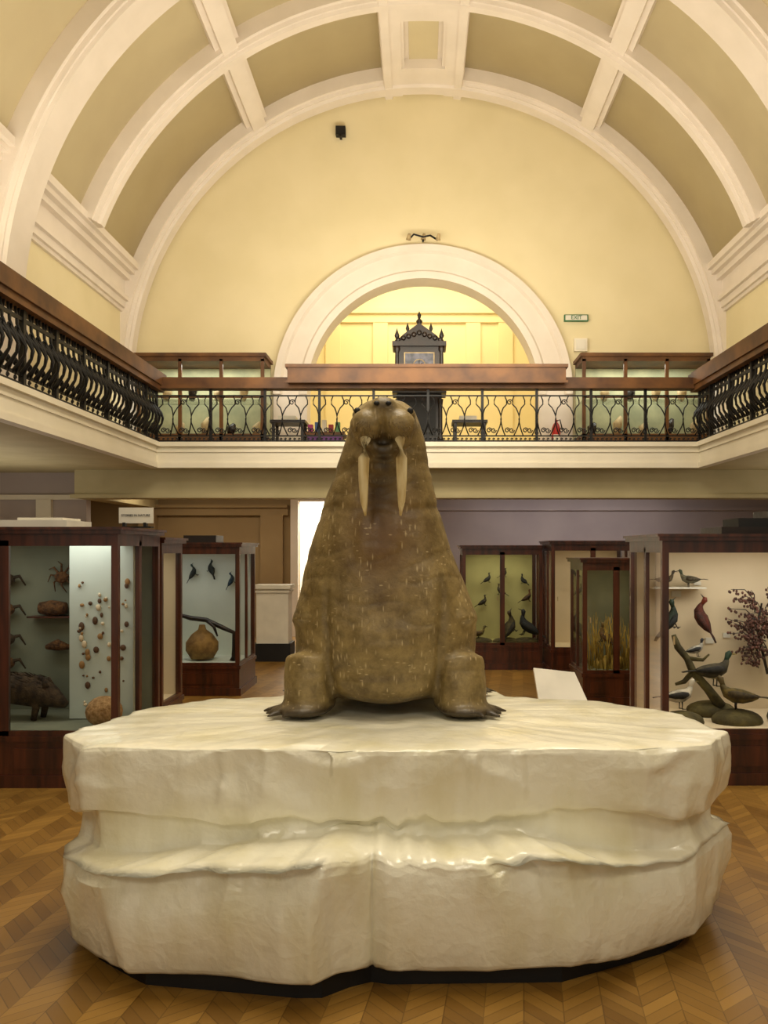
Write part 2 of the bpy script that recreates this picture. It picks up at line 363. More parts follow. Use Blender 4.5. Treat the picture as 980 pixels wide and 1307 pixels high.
b.arc([(2.14,16.0),(2.14,15.88),(2.26,15.86),(2.30,15.90),(2.60,15.90),(2.64,15.84),(2.76,15.84),(2.76,16.0)],0,PI,64,CX,AZ,'trim')
for s_ in (-1,1):
    xa,xb=sorted((CX+s_*2.14,CX+s_*2.76)); b.box(xa,xb,15.9,16,3.44,AZ,'trim')
b.obj('trim_arch')
b=MB()
for sgn in (-1,1):
    def cb(z0,z1,p,):
        xa,xb=sorted((CX+sgn*5.47,CX+sgn*(5.45-p))); 
        for ya,yb in ((Y0,10.75),(11.55,15.5)): b.box(xa,xb,ya,yb,z0,z1,'trim')
    cb(6.78,6.9,.34); cb(6.70,6.78,.27); cb(6.60,6.70,.18); cb(6.30,6.60,.08); cb(6.22,6.30,.16); cb(6.10,6.22,.10); cb(6.04,6.10,.05)
b.obj('trim_cornice')
b=MB(); 
b.box(-3.6,3.8,20,20.2,3.1,8.6,'yellow'); b.box(-3.8,-3.6,16.4,20.2,3.1,8.6,'yellow'); b.box(3.8,4,16.4,20.2,3.1,8.6,'yellow')
b.box(-3.8,4,16.4,20.2,8.6,8.7,'yellow'); b.box(-3.8,4,16.4,20.2,3.3,3.44,'soffit')
b.obj('wall_upper_room')
b=MB()
b.box(-3.6,3.8,19.88,20,7.22,7.34,'yellow'); b.box(-3.6,3.8,19.94,20,7.02,7.22,'yellow'); 
for x in (-2.0,-.9,1.25,2.0,3.0): b.box(x-.17,x+.17,19.95,20,3.44,7.02,'yellow')
b.obj('trim_upper_room')

# ---------------- railing ----------------
ZR0,ZR1=3.47,4.31
def sc(b,cx,y,cz,r,turn,m='iron',t=.009,plane='x'):
    pts=[]
    for i in range(12):
        a=turn*i/11*PI*2.6; rr=r*(1-i/11*.75)
        d=rr*math.cos(a); e=rr*math.sin(a)
        pts.append((cx+d,y,cz+e) if plane=='x' else (y,cx+d,cz+e))
    b.tube(pts,t,m,4)
b=MB()
b.box(XL,XR,YB-.02,YB+.01,ZR0,ZR0+.03,'iron'); b.box(XL,XR,YB-.02,YB+.01,3.56,3.58,'iron'); b.box(XL,XR,YB-.02,YB+.01,4.20,4.22,'iron')
npan=10; pw=(XR-XL)/npan
for i in range(npan+1):
    x=XL+i*pw
    b.box(x-.02,x+.02,YB-.03,YB+.02,ZR0,ZR1,'iron')
    b.ell((x,YB,3.62),(.035,.035,.035),'iron',nu=8,nv=6)
for i in range(npan):
    for k in range(6):
        x=XL+i*pw+(k+.5)*pw/6; sg=1 if k%2 else -1
        pts=[]
        for q in range(11):
            t=q/10; z=3.58+.62*t
            off=sg*.075*math.sin(PI*min(1,t*1.25))-sg*.03*math.sin(PI*max(0,(t-.7)/.3))
            by=-.10*math.sin(PI*min(1,t/.75))**1.3 if t<.75 else 0
            pts.append((x+off,YB+by,z))
        b.tube(pts,.0105,'iron',5)
    for k in range(3):
        x=XL+i*pw+(k*2+1)*pw/6
        sc(b,x-.035,YB,3.66,.045,1); sc(b,x+.035,YB,3.66,.045,-1)
    sc(b,XL+(i+.5)*pw,YB-.03,4.1,.05,1)
    for k in range(12): sc(b,XL+i*pw+(k+.5)*pw/12,YB,3.52,.02,1,t=.006)
b.obj('balcony_railing')
for sgn,X in ((1,XL),(-1,XR)):
    b=MB()
    b.box(X-.015,X+.015,Y0+1,YB,ZR0,ZR0+.04,'iron'); b.box(X-.015,X+.015,Y0+1,YB,3.58,3.61,'iron'); b.box(X-.015,X+.015,Y0+1,YB,4.16,4.2,'iron')
    y=5.0; k=0
    while y<YB-.05:
        pts=[]
        for q in range(9):
            t=q/8; z=3.58+.70*t
            by=.13*math.sin(PI*min(1,t/.7))**1.3 if t<.7 else 0
            pts.append((X+sgn*by,y+(.04*math.sin(2*PI*t) if k%2 else -.04*math.sin(2*PI*t)),z))
        b.tube(pts,.017,'iron',5)
        if k%10==0: b.box(X-.03,X+.03,y-.03,y+.03,ZR0,ZR1-.03,'iron')
        if k%2==0: sc(b,y,X,3.70,.05,1,plane='y',t=.014); sc(b,y+.04,X,4.05,.05,-1,plane='y',t=.014); sc(b,y,X,3.54,.03,1,plane='y',t=.01)
        y+=.082; k+=1
    b.obj('balcony_railing')
b=MB()
b.box(XL-.08,XR+.08,YB-.12,YB+.12,4.31,4.37,'railwood'); b.box(XL-.08,XR+.08,YB-.09,YB+.09,4.37,4.49,'railwood')
for X in (XL,XR):
    b.box(X-.11,X+.09,Y0+1,YB+.12,4.28,4.36,'railwood'); b.box(X-.14,X+.12,Y0+1,YB+.14,4.36,4.56,'railwood'); b.box(X-.10,X+.06,Y0+1,YB+.10,4.56,4.6,'railwood')
b.obj('handrail')
b=MB(); b.box(-2.06,2.29,YB-.30,YB-.125,4.37,4.60,'railwood'); b.box(-2.06,2.29,YB-.125,YB+.2,4.50,4.60,'railwood'); b.box(-2.09,2.32,YB-.33,YB+.22,4.60,4.65,'railwood'); b.box(-2.09,2.32,YB-.32,YB-.30,4.36,4.40,'railwood'); b.obj('display_ledge')

# ---------------- cases ----------------
def area(name,loc,size,power,color,target=None,sy=None):
    l=bpy.data.lights.new(name,'AREA'); l.energy=power; l.color=color[:3]; l.shape='RECTANGLE'; l.size=size; l.size_y=sy or size
    o=bpy.data.objects.new(name,l); S.collection.objects.link(o); o.location=loc
    if target is not None:
        d=Vector(target)-Vector(loc); o.rotation_euler=d.to_track_quat('-Z','Y').to_euler()
    return o
def case(name,x0,x1,y0,y1,bh,top,doors,back,lamp=8,lc=(1,.9,.7),sdoors=2,deck=None):
    b=MB(); w='wood'; p=.05
    b.box(x0-.02,x1+.02,y0-.02,y1+.02,0,.09,w); b.box(x0,x1,y0,y1,.09,bh-.04,w)
    for i in range(doors):
        xa=x0+(x1-x0)*i/doors; xb=x0+(x1-x0)*(i+1)/doors
        b.box(xa+.08,xb-.08,y0-.012,y0,.14,bh-.09,w)
    b.box(x0-.015,x1+.015,y0-.015,y1+.015,bh-.04,bh,w)
    tz=top-.10
    b.box(x0,x1,y0,y1,tz,top-.04,w); b.box(x0-.03,x1+.03,y0-.03,y1+.03,top-.05,top-.02,w); b.box(x0-.045,x1+.045,y0-.045,y1+.045,top-.02,top,w)
    for x in (x0,x1-p):
        for y in (y0,y1-p): b.box(x,x+p,y,y+p,bh,tz,w)
    for i in range(1,doors):
        x=x0+(x1-x0)*i/doors; b.box(x-.035,x+.035,y0,y0+.03,bh,tz,w)
    b.box(x0+p,x1-p,y0,y0+.03,bh,bh+.035,w); b.box(x0+p,x1-p,y0,y0+.03,tz-.04,tz,w)
    for x,xa in ((x0,x0+.03),(x1-.03,x1)):
        b.box(x,xa,y0+p,y1-p,bh,bh+.035,w); b.box(x,xa,y0+p,y1-p,tz-.04,tz,w)
        for i in range(1,sdoors):
            y=y0+(y1-y0)*i/sdoors; b.box(x,xa,y-.03,y+.03,bh,tz,w)
    b.box(x0+p,x1-p,y1-.03,y1-.01,bh,tz,back)
    b.box(x0+.04,x1-.04,y0+.04,y1-.03,bh,bh+.012,deck or back)
    b.box(x0+.04,x1-.04,y0+.04,y1-.03,tz-.012,tz-.002,'white')
    for q in range(doors):
        x=x0+(x1-x0)*(q+1)/doors-.08 if q<doors-1 else x0+p+.03
        b.box(x,x+.012,y0-.01,y0,(bh+tz)/2-.03,(bh+tz)/2+.03,'bone')
    gl='glass'
    b.quad((x0+p,y0+.015,bh),(x1-p,y0+.015,bh),(x1-p,y0+.015,tz),(x0+p,y0+.015,tz),gl)
    for x in (x0+.015,x1-.015): b.quad((x,y0+p,bh),(x,y1-p,bh),(x,y1-p,tz),(x,y0+p,tz),gl)
    o=b.obj(name)
    if lamp:
        l=area('case_lamp',((x0+x1)/2,(y0+y1)/2-.1,tz-.03),(x1-x0)*.8,lamp,lc,((x0+x1)/2,(y0+y1)/2+.15,0),sy=(y1-y0)*.5); l.parent=o
    return o
case('display_case',-3.9,-2.22,6.35,7.38,.38,1.92,2,'blueback',6,(1,1,.92))
case('display_case',-4.0,-2.24,7.5,8.15,.38,1.86,2,'creamback',5,(1,.92,.75),sdoors=1)
case('display_case',-3.9,-2.16,10.35,11.35,.36,1.84,2,'lightblue',4.5,(1,1,.95))
case('display_case',.63,1.80,12.6,13.4,.36,1.82,2,'greenback',6,(1,.95,.7))
case('display_case',1.84,3.0,12.0,12.9,.36,1.88,2,'creamback',3,(1,.88,.65))
case('display_case',1.84,2.60,9.7,10.5,.36,1.66,2,'blueback',2,(1,.85,.5))
case('display_case',1.81,3.7,6.42,7.42,.38,1.87,2,'creamback',13,(1,.94,.83))
def gcase(x0,x1):
    b=MB(); y0,y1=15.1,15.8; z0=3.44
    b.box(x0,x1,y0,y1,z0,z0+.35,'railwood'); b.box(x0-.04,x1+.04,y0-.04,y1,5.14,5.2,'railwood'); b.box(x0,x1,y0,y1,5.06,5.14,'railwood')
    b.box(x0,x1,y1-.05,y1,z0,5.1,'galback')
    for i in range(4):
        x=x0+(x1-x0-.06)*i/3; b.box(x,x+.06,y0,y0+.05,z0,5.1,'railwood')
    b.box(x0,x1,y0,y0+.04,4.42,4.46,'railwood')
    b.box(x0+.03,x1-.03,y0+.1,y1-.05,4.40,4.41,'glass')
    b.quad((x0,y0+.02,z0+.35),(x1,y0+.02,z0+.35),(x1,y0+.02,5.08),(x0,y0+.02,5.08),'glass')
    random.seed(int(x0*10))
    for i in range(9):
        x=x0+.2+(x1-x0-.4)*i/8; z=4.41 if i%2 else z0+.35; h=random.uniform(.2,.45)
        b.tube([(x,15.4,z),(x+.02,15.4,z+h*.6),(x+.08,15.38,z+h)],[.05,.09,.03],'bone' if i%3 else 'darkwood',7)
    o=b.obj('gallery_display_case')
    l=area('case_lamp',((x0+x1)/2,15.35,5.03),(x1-x0)*.8,26,(1,1,.9),((x0+x1)/2,15.5,3),sy=.3); l.parent=o
gcase(-4.95,-2.72); gcase(2.86,5.1)

# ---------------- birds & specimens ----------------
def bird(name,pos,L,head,body,wing,hc,beak,leg='darkwood',pitch=0.0,legs=True,tail=.3,up=.35):
    b=MB(); bm=mat(name+'_body',body,.8,tuple(v*.6 for v in body),30/L*.2); wm=mat(name+'_wing',wing,.8,tuple(v*.5 for v in wing),60/L*.2); hm=mat(name+'_head',hc,.6); km=mat(name+'_beak',beak,.5)
    b.tube([(-.42,0,.0),(-.3,0,.0),(-.12,0,.0),(.06,0,.01),(.2,0,.06),(.27,0,.15),(.30,0,.22)],[.02,.09,.145,.155,.12,.07,.052],bm,12)
    b.tube([(.27,0,.16),(.30,0,up-.1),(.33,0,up-.02),(.37,0,up),(.41,0,up-.01)],[.05,.05,.07,.062,.02],hm,10)
    b.tube([(.40,0,up-.01),(.47,0,up-.02),(.53,0,up-.03)],[.028,.02,.006],km,8,flat=.6)
    for s_ in (-1,1):
        b.tube([(.15,s_*.11,.05),(.0,s_*.14,.04),(-.2,s_*.11,.03),(-.45,s_*.03,.02)],[.05,.09,.07,.012],wm,8,flat=1.0)
        b.ell((.36,s_*.055,up+.01),(.012,.01,.012),'black',nu=6,nv=4)
        if legs:
            b.tube([(.02,s_*.06,-.1),(.03,s_*.06,-.2),(.02,s_*.06,-.3)],[.025,.014,.012],leg,6)
            for a in (-.4,0,.4): b.tube([(.02,s_*.06,-.3),(.10,s_*.06+.1*a,-.305)],[.012,.006],leg,5)
    b.tube([(-.34,0,.02),(-.42-tail*.5,0,.02),(-.42-tail,0,0)],[.05,.07,.05],wm,8,flat=.2)
    mx=Matrix.Translation(Vector(pos))@Matrix.Rotation(head,4,'Z')@Matrix.Rotation(pitch,4,'Y')@Matrix.Scale(L,4)
    b.v=[tuple(mx@Vector(v)) for v in b.v]
    return b.obj(name)
b=MB()
for c,r in (((2.06,6.75,.41),(.17,.14,.08)),((2.5,6.78,.41),(.2,.16,.09)),((2.4,7.1,.43),(.2,.16,.08)),((2.95,6.8,.43),(.2,.18,.1))): b.ell(c,r,'rock')
b.obj('mossy_ground_mounds')
b=MB(); b.tube([(2.1,7.12,1.05),(2.13,7.1,.95),(2.2,7.08,.86),(2.24,7.05,.75),(2.35,7.02,.62),(2.45,7,.48)],[.02,.03,.028,.034,.036,.045],'rock',8)
b.tube([(2.24,7.05,.76),(2.15,7.0,.68),(2.08,7.0,.66)],[.024,.02,.012],'rock',6); b.tube([(2.2,7.08,.86),(2.32,7.05,.85),(2.36,7.02,.9)],[.022,.015,.008],'rock',6); b.obj('tree_branch')
bird('black_grouse',(2.07,7.1,1.17),.32,.6,(22,38,20),(16,18,14),(20,44,26),(60,50,40),pitch=-.7,tail=.35)
bird('red_grouse',(2.36,7.22,1.18),.33,2.4,(92,34,16),(70,26,12),(110,40,18),(60,50,40),pitch=-1.0,legs=False,tail=.3)
bird('eider_duck',(2.05,6.78,.60),.33,.3,(210,200,180),(40,36,30),(210,200,180),(120,110,60))
bird('brown_duck',(2.5,6.78,.60),.38,2.6,(110,92,40),(78,62,28),(90,74,36),(110,90,40))
bird('mallard_duck',(2.41,7.05,.76),.40,.25,(86,78,56),(48,44,36),(30,60,40),(150,130,50))
bird('teal_duck',(2.28,7.1,.93),.2,.2,(190,184,170),(60,60,60),(40,40,44),(80,70,50),pitch=-.2)
bird('widgeon_duck',(2.07,7.25,1.50),.2,0,(90,76,50),(70,60,40),(60,50,36),(60,50,40))
bird('widgeon_duck',(2.27,7.25,1.50),.22,PI,(110,104,80),(80,70,50),(60,70,44),(60,50,40))
bird('curlew',(3.0,6.9,.66),.4,2.7,(120,100,60),(90,70,40),(100,84,50),(60,50,40))
b=MB(); b.box(1.95,2.4,7.2,7.38,1.425,1.437,'label'); b.obj('case_shelf')
hm=mat('heather_bloom',(112,72,60),.9,(64,44,36),30)
b=MB(); random.seed(3)
for i in range(40):
    t=random.random(); bx,bz=2.88+random.uniform(-.05,.12),1.38-.6*t
    dx=random.uniform(-.30,.02); dz=random.uniform(-.1,.22)
    mid=(bx+dx*.5,7.22,bz+dz*.6+.02); end=(bx+dx,7.2,bz+dz)
    b.tube([(bx,7.3,bz-.05),mid,end],[.006,.004,.002],'darkwood',4)
    for k in range(13):
        f=.25+.75*k/12; b.ell((bx+dx*f+random.uniform(-.02,.02),7.22+random.uniform(-.02,.02),bz-.05*(1-f)+dz*f+random.uniform(-.02,.02)),(.011,.011,.013),hm,nu=5,nv=4)
b.tube([(2.9,7.3,1.3),(2.86,7.3,1.1),(2.95,7.3,.7)],[.008,.015,.012],'darkwood',6)
b.obj('heather_sprigs')
b=MB()
for x,z,w,h in ((2.16,1.35,.08,.05),(2.45,.95,.07,.05),(2.6,1.0,.06,.04),(2.35,1.45,.06,.03)): b.box(x,x+w,7.375,7.385,z,z+h,'label')
b.obj('specimen_labels')
for nm,x,z,h,L,c in (('thrush',.98,.95,.3,.22,(60,50,30)),('thrush',1.25,1.12,2.6,.22,(70,55,30)),('starling',1.6,1.28,2.2,.2,(30,28,26)),('starling',1.05,1.3,.5,.2,(40,34,26)),('kestrel',1.66,1.02,.2,.24,(90,56,26)),('thrush',1.3,1.38,.2,.18,(60,50,30))):
    bird(nm,(x,13.25,z),L,h,c,tuple(v*.7 for v in c),c,(90,80,40),pitch=-.5)
bird('guillemot',(1.36,12.9,.60),.45,.8,(80,70,40),(46,38,22),(60,50,30),(60,50,30),pitch=-.9)
bird('cormorant',(1.62,12.9,.60),.5,2.6,(16,18,24),(12,12,16),(14,14,20),(60,50,30),pitch=-.5)
bird('wading_bird',(.88,12.9,.50),.3,.2,(120,100,50),(90,70,40),(90,80,40),(60,50,30))
b=MB()
for x in (.9,1.3,1.6): b.ell((x,12.95,.38),(.2,.15,.06),'rock')
b.obj('mossy_ground_mounds')
gm=mat('dry_grass',(190,160,70),.8,(130,104,40),8)
b=MB(); random.seed(5)
for i in range(90):
    x=random.uniform(1.95,2.5); y=random.uniform(9.85,10.3); dx=random.uniform(-.12,.12)
    b.tube([(x,y,.37),(x+dx*.4,y,.37+.25),(x+dx,y,.37+random.uniform(.35,.65))],[.007,.006,.002],gm,4)
b.ell((2.25,10.1,.40),(.22,.16,.12),gm); b.obj('dry_grass_tussock')
bird('bittern',(2.15,10.0,.75),.3,2.2,(120,90,40),(90,60,30),(100,80,40),(80,70,30),pitch=-.6)
bird('small_wader',(2.7,12.4,.9),.3,2.2,(120,90,40),(90,60,30),(100,80,40),(80,70,30))
b=MB(); b.box(2.5,2.9,12.3,12.6,.36,.81,'creamback'); b.obj('case_plinth')
b=MB(); b.box(-2.80,-2.29,6.90,6.94,.40,1.80,'lightblue'); b.obj('mounting_board')
fm=[mat('fossil_a',(160,120,70),.7),mat('fossil_b',(96,66,40),.7),mat('shell',(234,214,180),.5)]
b=MB(); random.seed(11)
for i in range(60):
    x=-2.73+random.random()*.40; z=.5+random.random()*1.0
    r=random.uniform(.008,.024)
    b.ell((x,6.885,z),(r,.012,r*random.uniform(.7,1.6)),fm[i%3],nu=8,nv=6)
b.obj('mounted_fossils_and_shells')
cm=mat('brain_coral',(200,160,110),.8,(150,112,66),30,.6,60)
b=MB(); b.ell((-2.42,6.62,.51),(.14,.12,.12),cm); b.obj('brain_coral')
bo=mat('boar_hide',(80,62,40),.9,(44,33,22),20,.5,60)
b=MB()
b.tube([(-3.22,6.9,.62),(-3.1,6.9,.64),(-2.95,6.9,.64),(-2.8,6.9,.62),(-2.68,6.88,.58),(-2.6,6.87,.54),(-2.55,6.86,.52)],[.04,.11,.13,.13,.09,.055,.03],bo,12)
for x,y in ((-3.12,6.84),(-3.1,6.97),(-2.8,6.84),(-2.78,6.97)): b.tube([(x,y,.6),(x+.02,y,.5),(x,y,.40)],[.05,.03,.022],bo,7)
for y in (6.83,6.93): b.tube([(-2.7,y,.66),(-2.72,y,.73)],[.03,.008],bo,6)
b.tube([(-3.22,6.9,.64),(-3.3,6.9,.55)],[.012,.006],bo,5)
random.seed(2)
for i in range(260):
    t=random.random(); x=-3.2+.48*t; a=random.uniform(-.2,PI+.2); r=.10+.03*math.sin(t*PI)
    c=Vector((x,6.9-r*math.cos(a),.63+r*math.sin(a))); b.tube([c,c+Vector((-.04,-.012*math.cos(a),.02*math.sin(a)))],[.004,.001],bo,3)
b.v=[(v[0]-.26,v[1],v[2]) for v in b.v]; b.obj('wild_boar')
nm_=mat('nest_twigs',(120,80,42),.9,(68,44,24),30,.8,70)
b=MB(); b.tube([(-3.2,7.28,1.26),(-3.1,7.27,1.26),(-2.98,7.27,1.26)],[.05,.07,.05],nm_,10); b.box(-3.28,-2.9,7.2,7.35,1.18,1.195,'wood'); b.obj('bird_nest')
b=MB(); b.tube([(-3.15,7.28,.93),(-3.05,7.27,.95),(-2.95,7.27,.93)],[.02,.05,.02],nm_,8); b.obj('turtle_shell')
b=MB(); b.ell((-3.03,7.3,1.52),(.06,.03,.05),nm_)
for a in range(8):
    t=a/8*2*PI; b.tube([(-3.03,7.3,1.52),(-3.03+.09*math.cos(t),7.3,1.54+.09*math.sin(t)),(-3.03+.13*math.cos(t+.3),7.32,1.52+.14*math.sin(t+.3))],[.012,.008,.003],nm_,5)
b.obj('spider_crab')
b=MB()
for z,c in ((1.5,0),(1.25,1),(1.0,0),(.8,1)): 
    b.ell((-3.5,7.25,z),(.1,.05,.06),nm_ if c else bo); 
    for s_ in(-1,1): b.tube([(-3.5,7.25,z),(-3.5+s_*.14,7.25,z+.03),(-3.5+s_*.18,7.27,z-.05)],[.02,.015,.006],bo,5)
b.obj('mounted_crabs')
gd=mat('gourd_nest',(150,116,60),.8,(110,80,40),12,.4,40)
b=MB(); b.lathe([(.02,0),(.14,.02),(.20,.12),(.20,.22),(.13,.32),(.05,.38),(.035,.44)],(-2.72,10.8,.375),gd,20); b.obj('weaver_nest')
b=MB(); b.tube([(-3.0,10.7,.95),(-2.85,10.75,.9),(-2.65,10.72,.88),(-2.45,10.75,.78),(-2.3,10.72,.72),(-2.3,10.72,.45),(-2.32,10.7,.375)],[.02,.03,.03,.03,.03,.035,.04],'darkwood',8)
b.tube([(-2.65,10.72,.88),(-2.55,10.7,.8),(-2.5,10.68,.68)],[.025,.02,.01],'darkwood',6); b.obj('bare_branch')
bird('hummingbird',(-2.72,11.25,1.5),.22,2.4,(50,60,56),(40,44,40),(30,60,60),(40,40,40),pitch=-1)
bird('hummingbird',(-2.95,11.25,1.45),.22,.6,(50,60,56),(40,44,40),(30,60,60),(40,40,40),pitch=-1)
bird('kingfisher',(-2.45,11.25,1.35),.2,.6,(60,80,90),(30,60,80),(30,60,80),(40,40,40),pitch=-1)
b=MB(); b.box(-2.30,-2.04,6.6,6.62,1.955,2.075,'label'); b.box(-2.27,-2.25,6.59,6.64,1.92,1.96,'iron'); b.box(-2.27,-2.05,6.58,6.66,1.92,1.93,'iron'); b.box(-2.11,-2.09,6.59,6.64,1.92,1.96,'iron')
o=b.obj('gallery_sign'); text('sign_lettering','STORIES IN NATURE',(-2.17,6.597,2.015),.024,'black',o)
b=MB(); b.box(-3.3,-2.7,6.6,7.1,1.92,1.98,'label'); b.box(-3.1,-2.75,6.65,7.0,1.98,2.0,'white'); b.obj('storage_box')
b=MB(); b.box(-2.9,-2.5,10.6,11.0,1.84,1.93,'darkwood'); b.obj('storage_box')
b=MB(); b.box(2.35,3.2,6.7,7.2,1.87,1.93,'darkwood'); b.box(2.5,3.0,6.75,7.1,1.93,2.0,'black'); b.box(2.75,2.95,6.7,7.1,2.0,2.06,'darkwood'); b.obj('storage_box')
b=MB(); b.box(-2.6,-2.02,13.5,14.0,0,.28,'black'); b.box(-2.56,-2.06,13.54,13.96,.28,1.14,'white'); b.box(-2.6,-2.02,13.5,14.0,1.14,1.2,'white'); b.box(-2.58,-2.04,13.52,13.98,1.08,1.11,'white'); b.obj('white_pedestal')
b=MB()
x0,y0=-2.02,14.6
for x in (x0,x0+.42):
    b.box(x,x+.04,y0,y0+.04,0,.45,'railwood'); b.box(x,x+.04,y0+.4,y0+.44,0,1.15,'railwood')
b.box(x0-.02,x0+.48,y0-.02,y0+.46,.45,.49,'railwood')
for z in (.7,.88,1.05): b.box(x0,x0+.46,y0+.41,y0+.43,z,z+.07,'railwood')
b.obj('wooden_chair')
b=MB(); b.add([(.96,6.9,.52),(1.36,6.85,.50),(1.27,7.05,.75),(.94,7.1,.78),(.96,6.93,.50),(1.36,6.88,.48),(1.27,7.08,.73),(.94,7.13,.76)],[(0,1,2,3),(4,7,6,5),(0,4,5,1),(1,5,6,2),(2,6,7,3),(3,7,4,0)],'white')
b.box(1.12,1.18,6.99,7.05,.02,.60,'iron'); b.box(.95,1.35,6.85,7.15,0,.03,'iron'); b.obj('info_lectern')

# ---------------- clock ----------------
b=MB(); cx=.0; yc=14.9; d='darkwood'
b.box(cx-.45,cx+.45,yc-.25,yc+.25,3.44,3.6,d); b.box(cx-.38,cx+.38,yc-.2,yc+.2,3.6,4.5,d); b.box(cx-.46,cx+.46,yc-.26,yc+.26,4.42,4.55,d)
b.box(cx-.28,cx+.28,yc-.215,yc-.2,3.7,4.3,'black')
b.box(cx-.36,cx+.36,yc-.2,yc+.2,4.55,5.24,d)
for s_ in (-1,1):
    b.lathe([(.05,0),(.05,.05),(.03,.08),(.035,.3),(.03,.55),(.055,.6),(.055,.68)],(cx+s_*.38,yc-.2,4.56),d,10)
    b.lathe([(.05,0),(.02,.05),(.045,.1),(.01,.2),(.0,.24)],(cx+s_*.38,yc-.2,5.3),d,10)
    b.lathe([(.05,0),(.05,.05),(.035,.1),(.035,.6),(.05,.72)],(cx+s_*.36,yc-.22,3.6),d,10)
    b.lathe([(.04,0),(.015,.05),(.035,.1),(.0,.2)],(cx+s_*.2,yc-.15,5.44),d,10)
b.box(cx-.46,cx+.46,yc-.27,yc+.25,5.22,5.30,d)
b.add([(cx-.4,yc-.22,5.3),(cx+.4,yc-.22,5.3),(cx+.28,yc-.22,5.42),(cx+.14,yc-.22,5.52),(cx,yc-.22,5.62),(cx-.14,yc-.22,5.52),(cx-.28,yc-.22,5.42),
       (cx-.4,yc+.1,5.3),(cx+.4,yc+.1,5.3),(cx+.28,yc+.1,5.42),(cx+.14,yc+.1,5.52),(cx,yc+.1,5.62),(cx-.14,yc+.1,5.52),(cx-.28,yc+.1,5.42)],
      [(0,1,2,3,4,5,6),(7,13,12,11,10,9,8)]+[(i,(i+1)%7,(i+1)%7+7,i+7) for i in range(7)],d)
b.lathe([(.07,0),(.03,.05),(.06,.12),(.02,.16),(.035,.22),(.0,.30)],(cx,yc-.1,5.56),d,12)
dm=mat('clock_painting',(96,96,110),.4,(50,52,60),12)
b.box(cx-.26,cx+.26,yc-.215,yc-.2,4.68,5.12,'bone'); b.box(cx-.24,cx+.24,yc-.222,yc-.215,4.70,5.10,dm)
b.tube([(cx+.1*math.cos(t/12*2*PI),yc-.225,4.9+.1*math.sin(t/12*2*PI)) for t in range(13)],.008,'bone',5)
b.tube([(cx,yc-.228,4.9),(cx+.06,yc-.228,4.94)],.005,'black',4); b.tube([(cx,yc-.228,4.9),(cx,yc-.228,4.98)],.005,'black',4)
for k in range(9): b.ell((cx-.36+.09*k,yc-.23,5.33+.12*(1-abs(k-4)/4)),(.045,.03,.045),d,nu=8,nv=6)
b.obj('apostle_clock')
b=MB(); b.box(-1.95,-1.35,15.0,15.4,3.44,3.75,mat('purple_panel',(110,60,130),.6)); b.box(-2.0,-1.3,14.95,15.45,3.75,3.8,'railwood')
for i,cc in enumerate(((170,50,120),(60,90,140),(210,200,180),(150,40,40),(90,140,90))): b.box(-1.95+.12*i,-1.87+.12*i,15.1,15.2,3.8,3.95+.04*(i%3),mat('souvenir_%d'%i,cc,.6))
b.obj('souvenir_table')
def bench(x):
    b=MB()
    for xx in (x,x+.5): b.box(xx,xx+.05,14.9,14.95,3.44,3.95,'darkwood'); b.box(xx,xx+.05,15.3,15.35,3.44,3.95,'darkwood')
    b.box(x-.03,x+.58,14.87,15.38,3.95,4.0,'darkwood'); b.box(x,x+.55,15.3,15.34,3.6,3.64,'darkwood'); b.box(x+.1,x+.4,14.95,15.3,4.0,4.08,'label'); b.obj('side_table')
bench(.6); bench(-2.55)
b=MB(); b.lathe([(.07,0),(.08,.03),(.08,.42),(.05,.5),(.025,.53),(.025,.58)],(2.5,15.75,3.55),'red',14); b.tube([(2.5,15.72,4.1),(2.56,15.68,4.12),(2.6,15.68,3.95)],.012,'black',6); b.box(2.44,2.56,15.66,15.675,3.7,3.85,'label'); b.box(2.46,2.54,15.82,15.9,3.6,4.0,'iron'); b.box(2.42,2.58,15.66,15.84,3.44,3.56,'iron'); b.obj('fire_extinguisher')
b=MB(); b.box(2.68,3.12,15.92,15.99,5.98,6.10,'green'); b.box(2.70,3.10,15.912,15.92,5.995,6.085,'label'); o=b.obj('exit_sign'); text('exit_lettering','EXIT',(2.9,15.905,6.04),.1,'green',o)
b=MB(); b.box(2.86,3.1,15.9,15.99,5.42,5.66,'fascia'); b.box(2.89,3.07,15.885,15.9,5.45,5.63,'label'); b.obj('alarm_box')
b=MB(); b.box(-1.54,-1.36,15.86,15.99,9.40,9.56,'black'); b.box(-1.47,-1.43,15.84,15.99,9.36,9.40,'iron'); b.obj('wall_speaker')
b=MB(); b.tube([(-.2,15.8,7.43),(-.1,15.75,7.52),(.07,15.72,7.46),(.2,15.75,7.5),(.34,15.8,7.43)],.018,'iron',6); b.tube([(.07,15.72,7.4),(.07,15.95,7.46)],.02,'iron',6)
for x in (-.2,.07,.34): b.tube([(x,15.78,7.43),(x+.02,15.72,7.52)],[.05,.025],'bone',8)
b.obj('picture_lights')
b=MB(); b.lathe([(.02,0),(.09,.03),(.05,.1),(.12,.16),(.12,.2)],(CX,12.3,10.17),'trim',14); b.tube([(CX,12.3,10.08),(CX,12.3,10.19)],.015,'iron',6); b.obj('ceiling_rose')

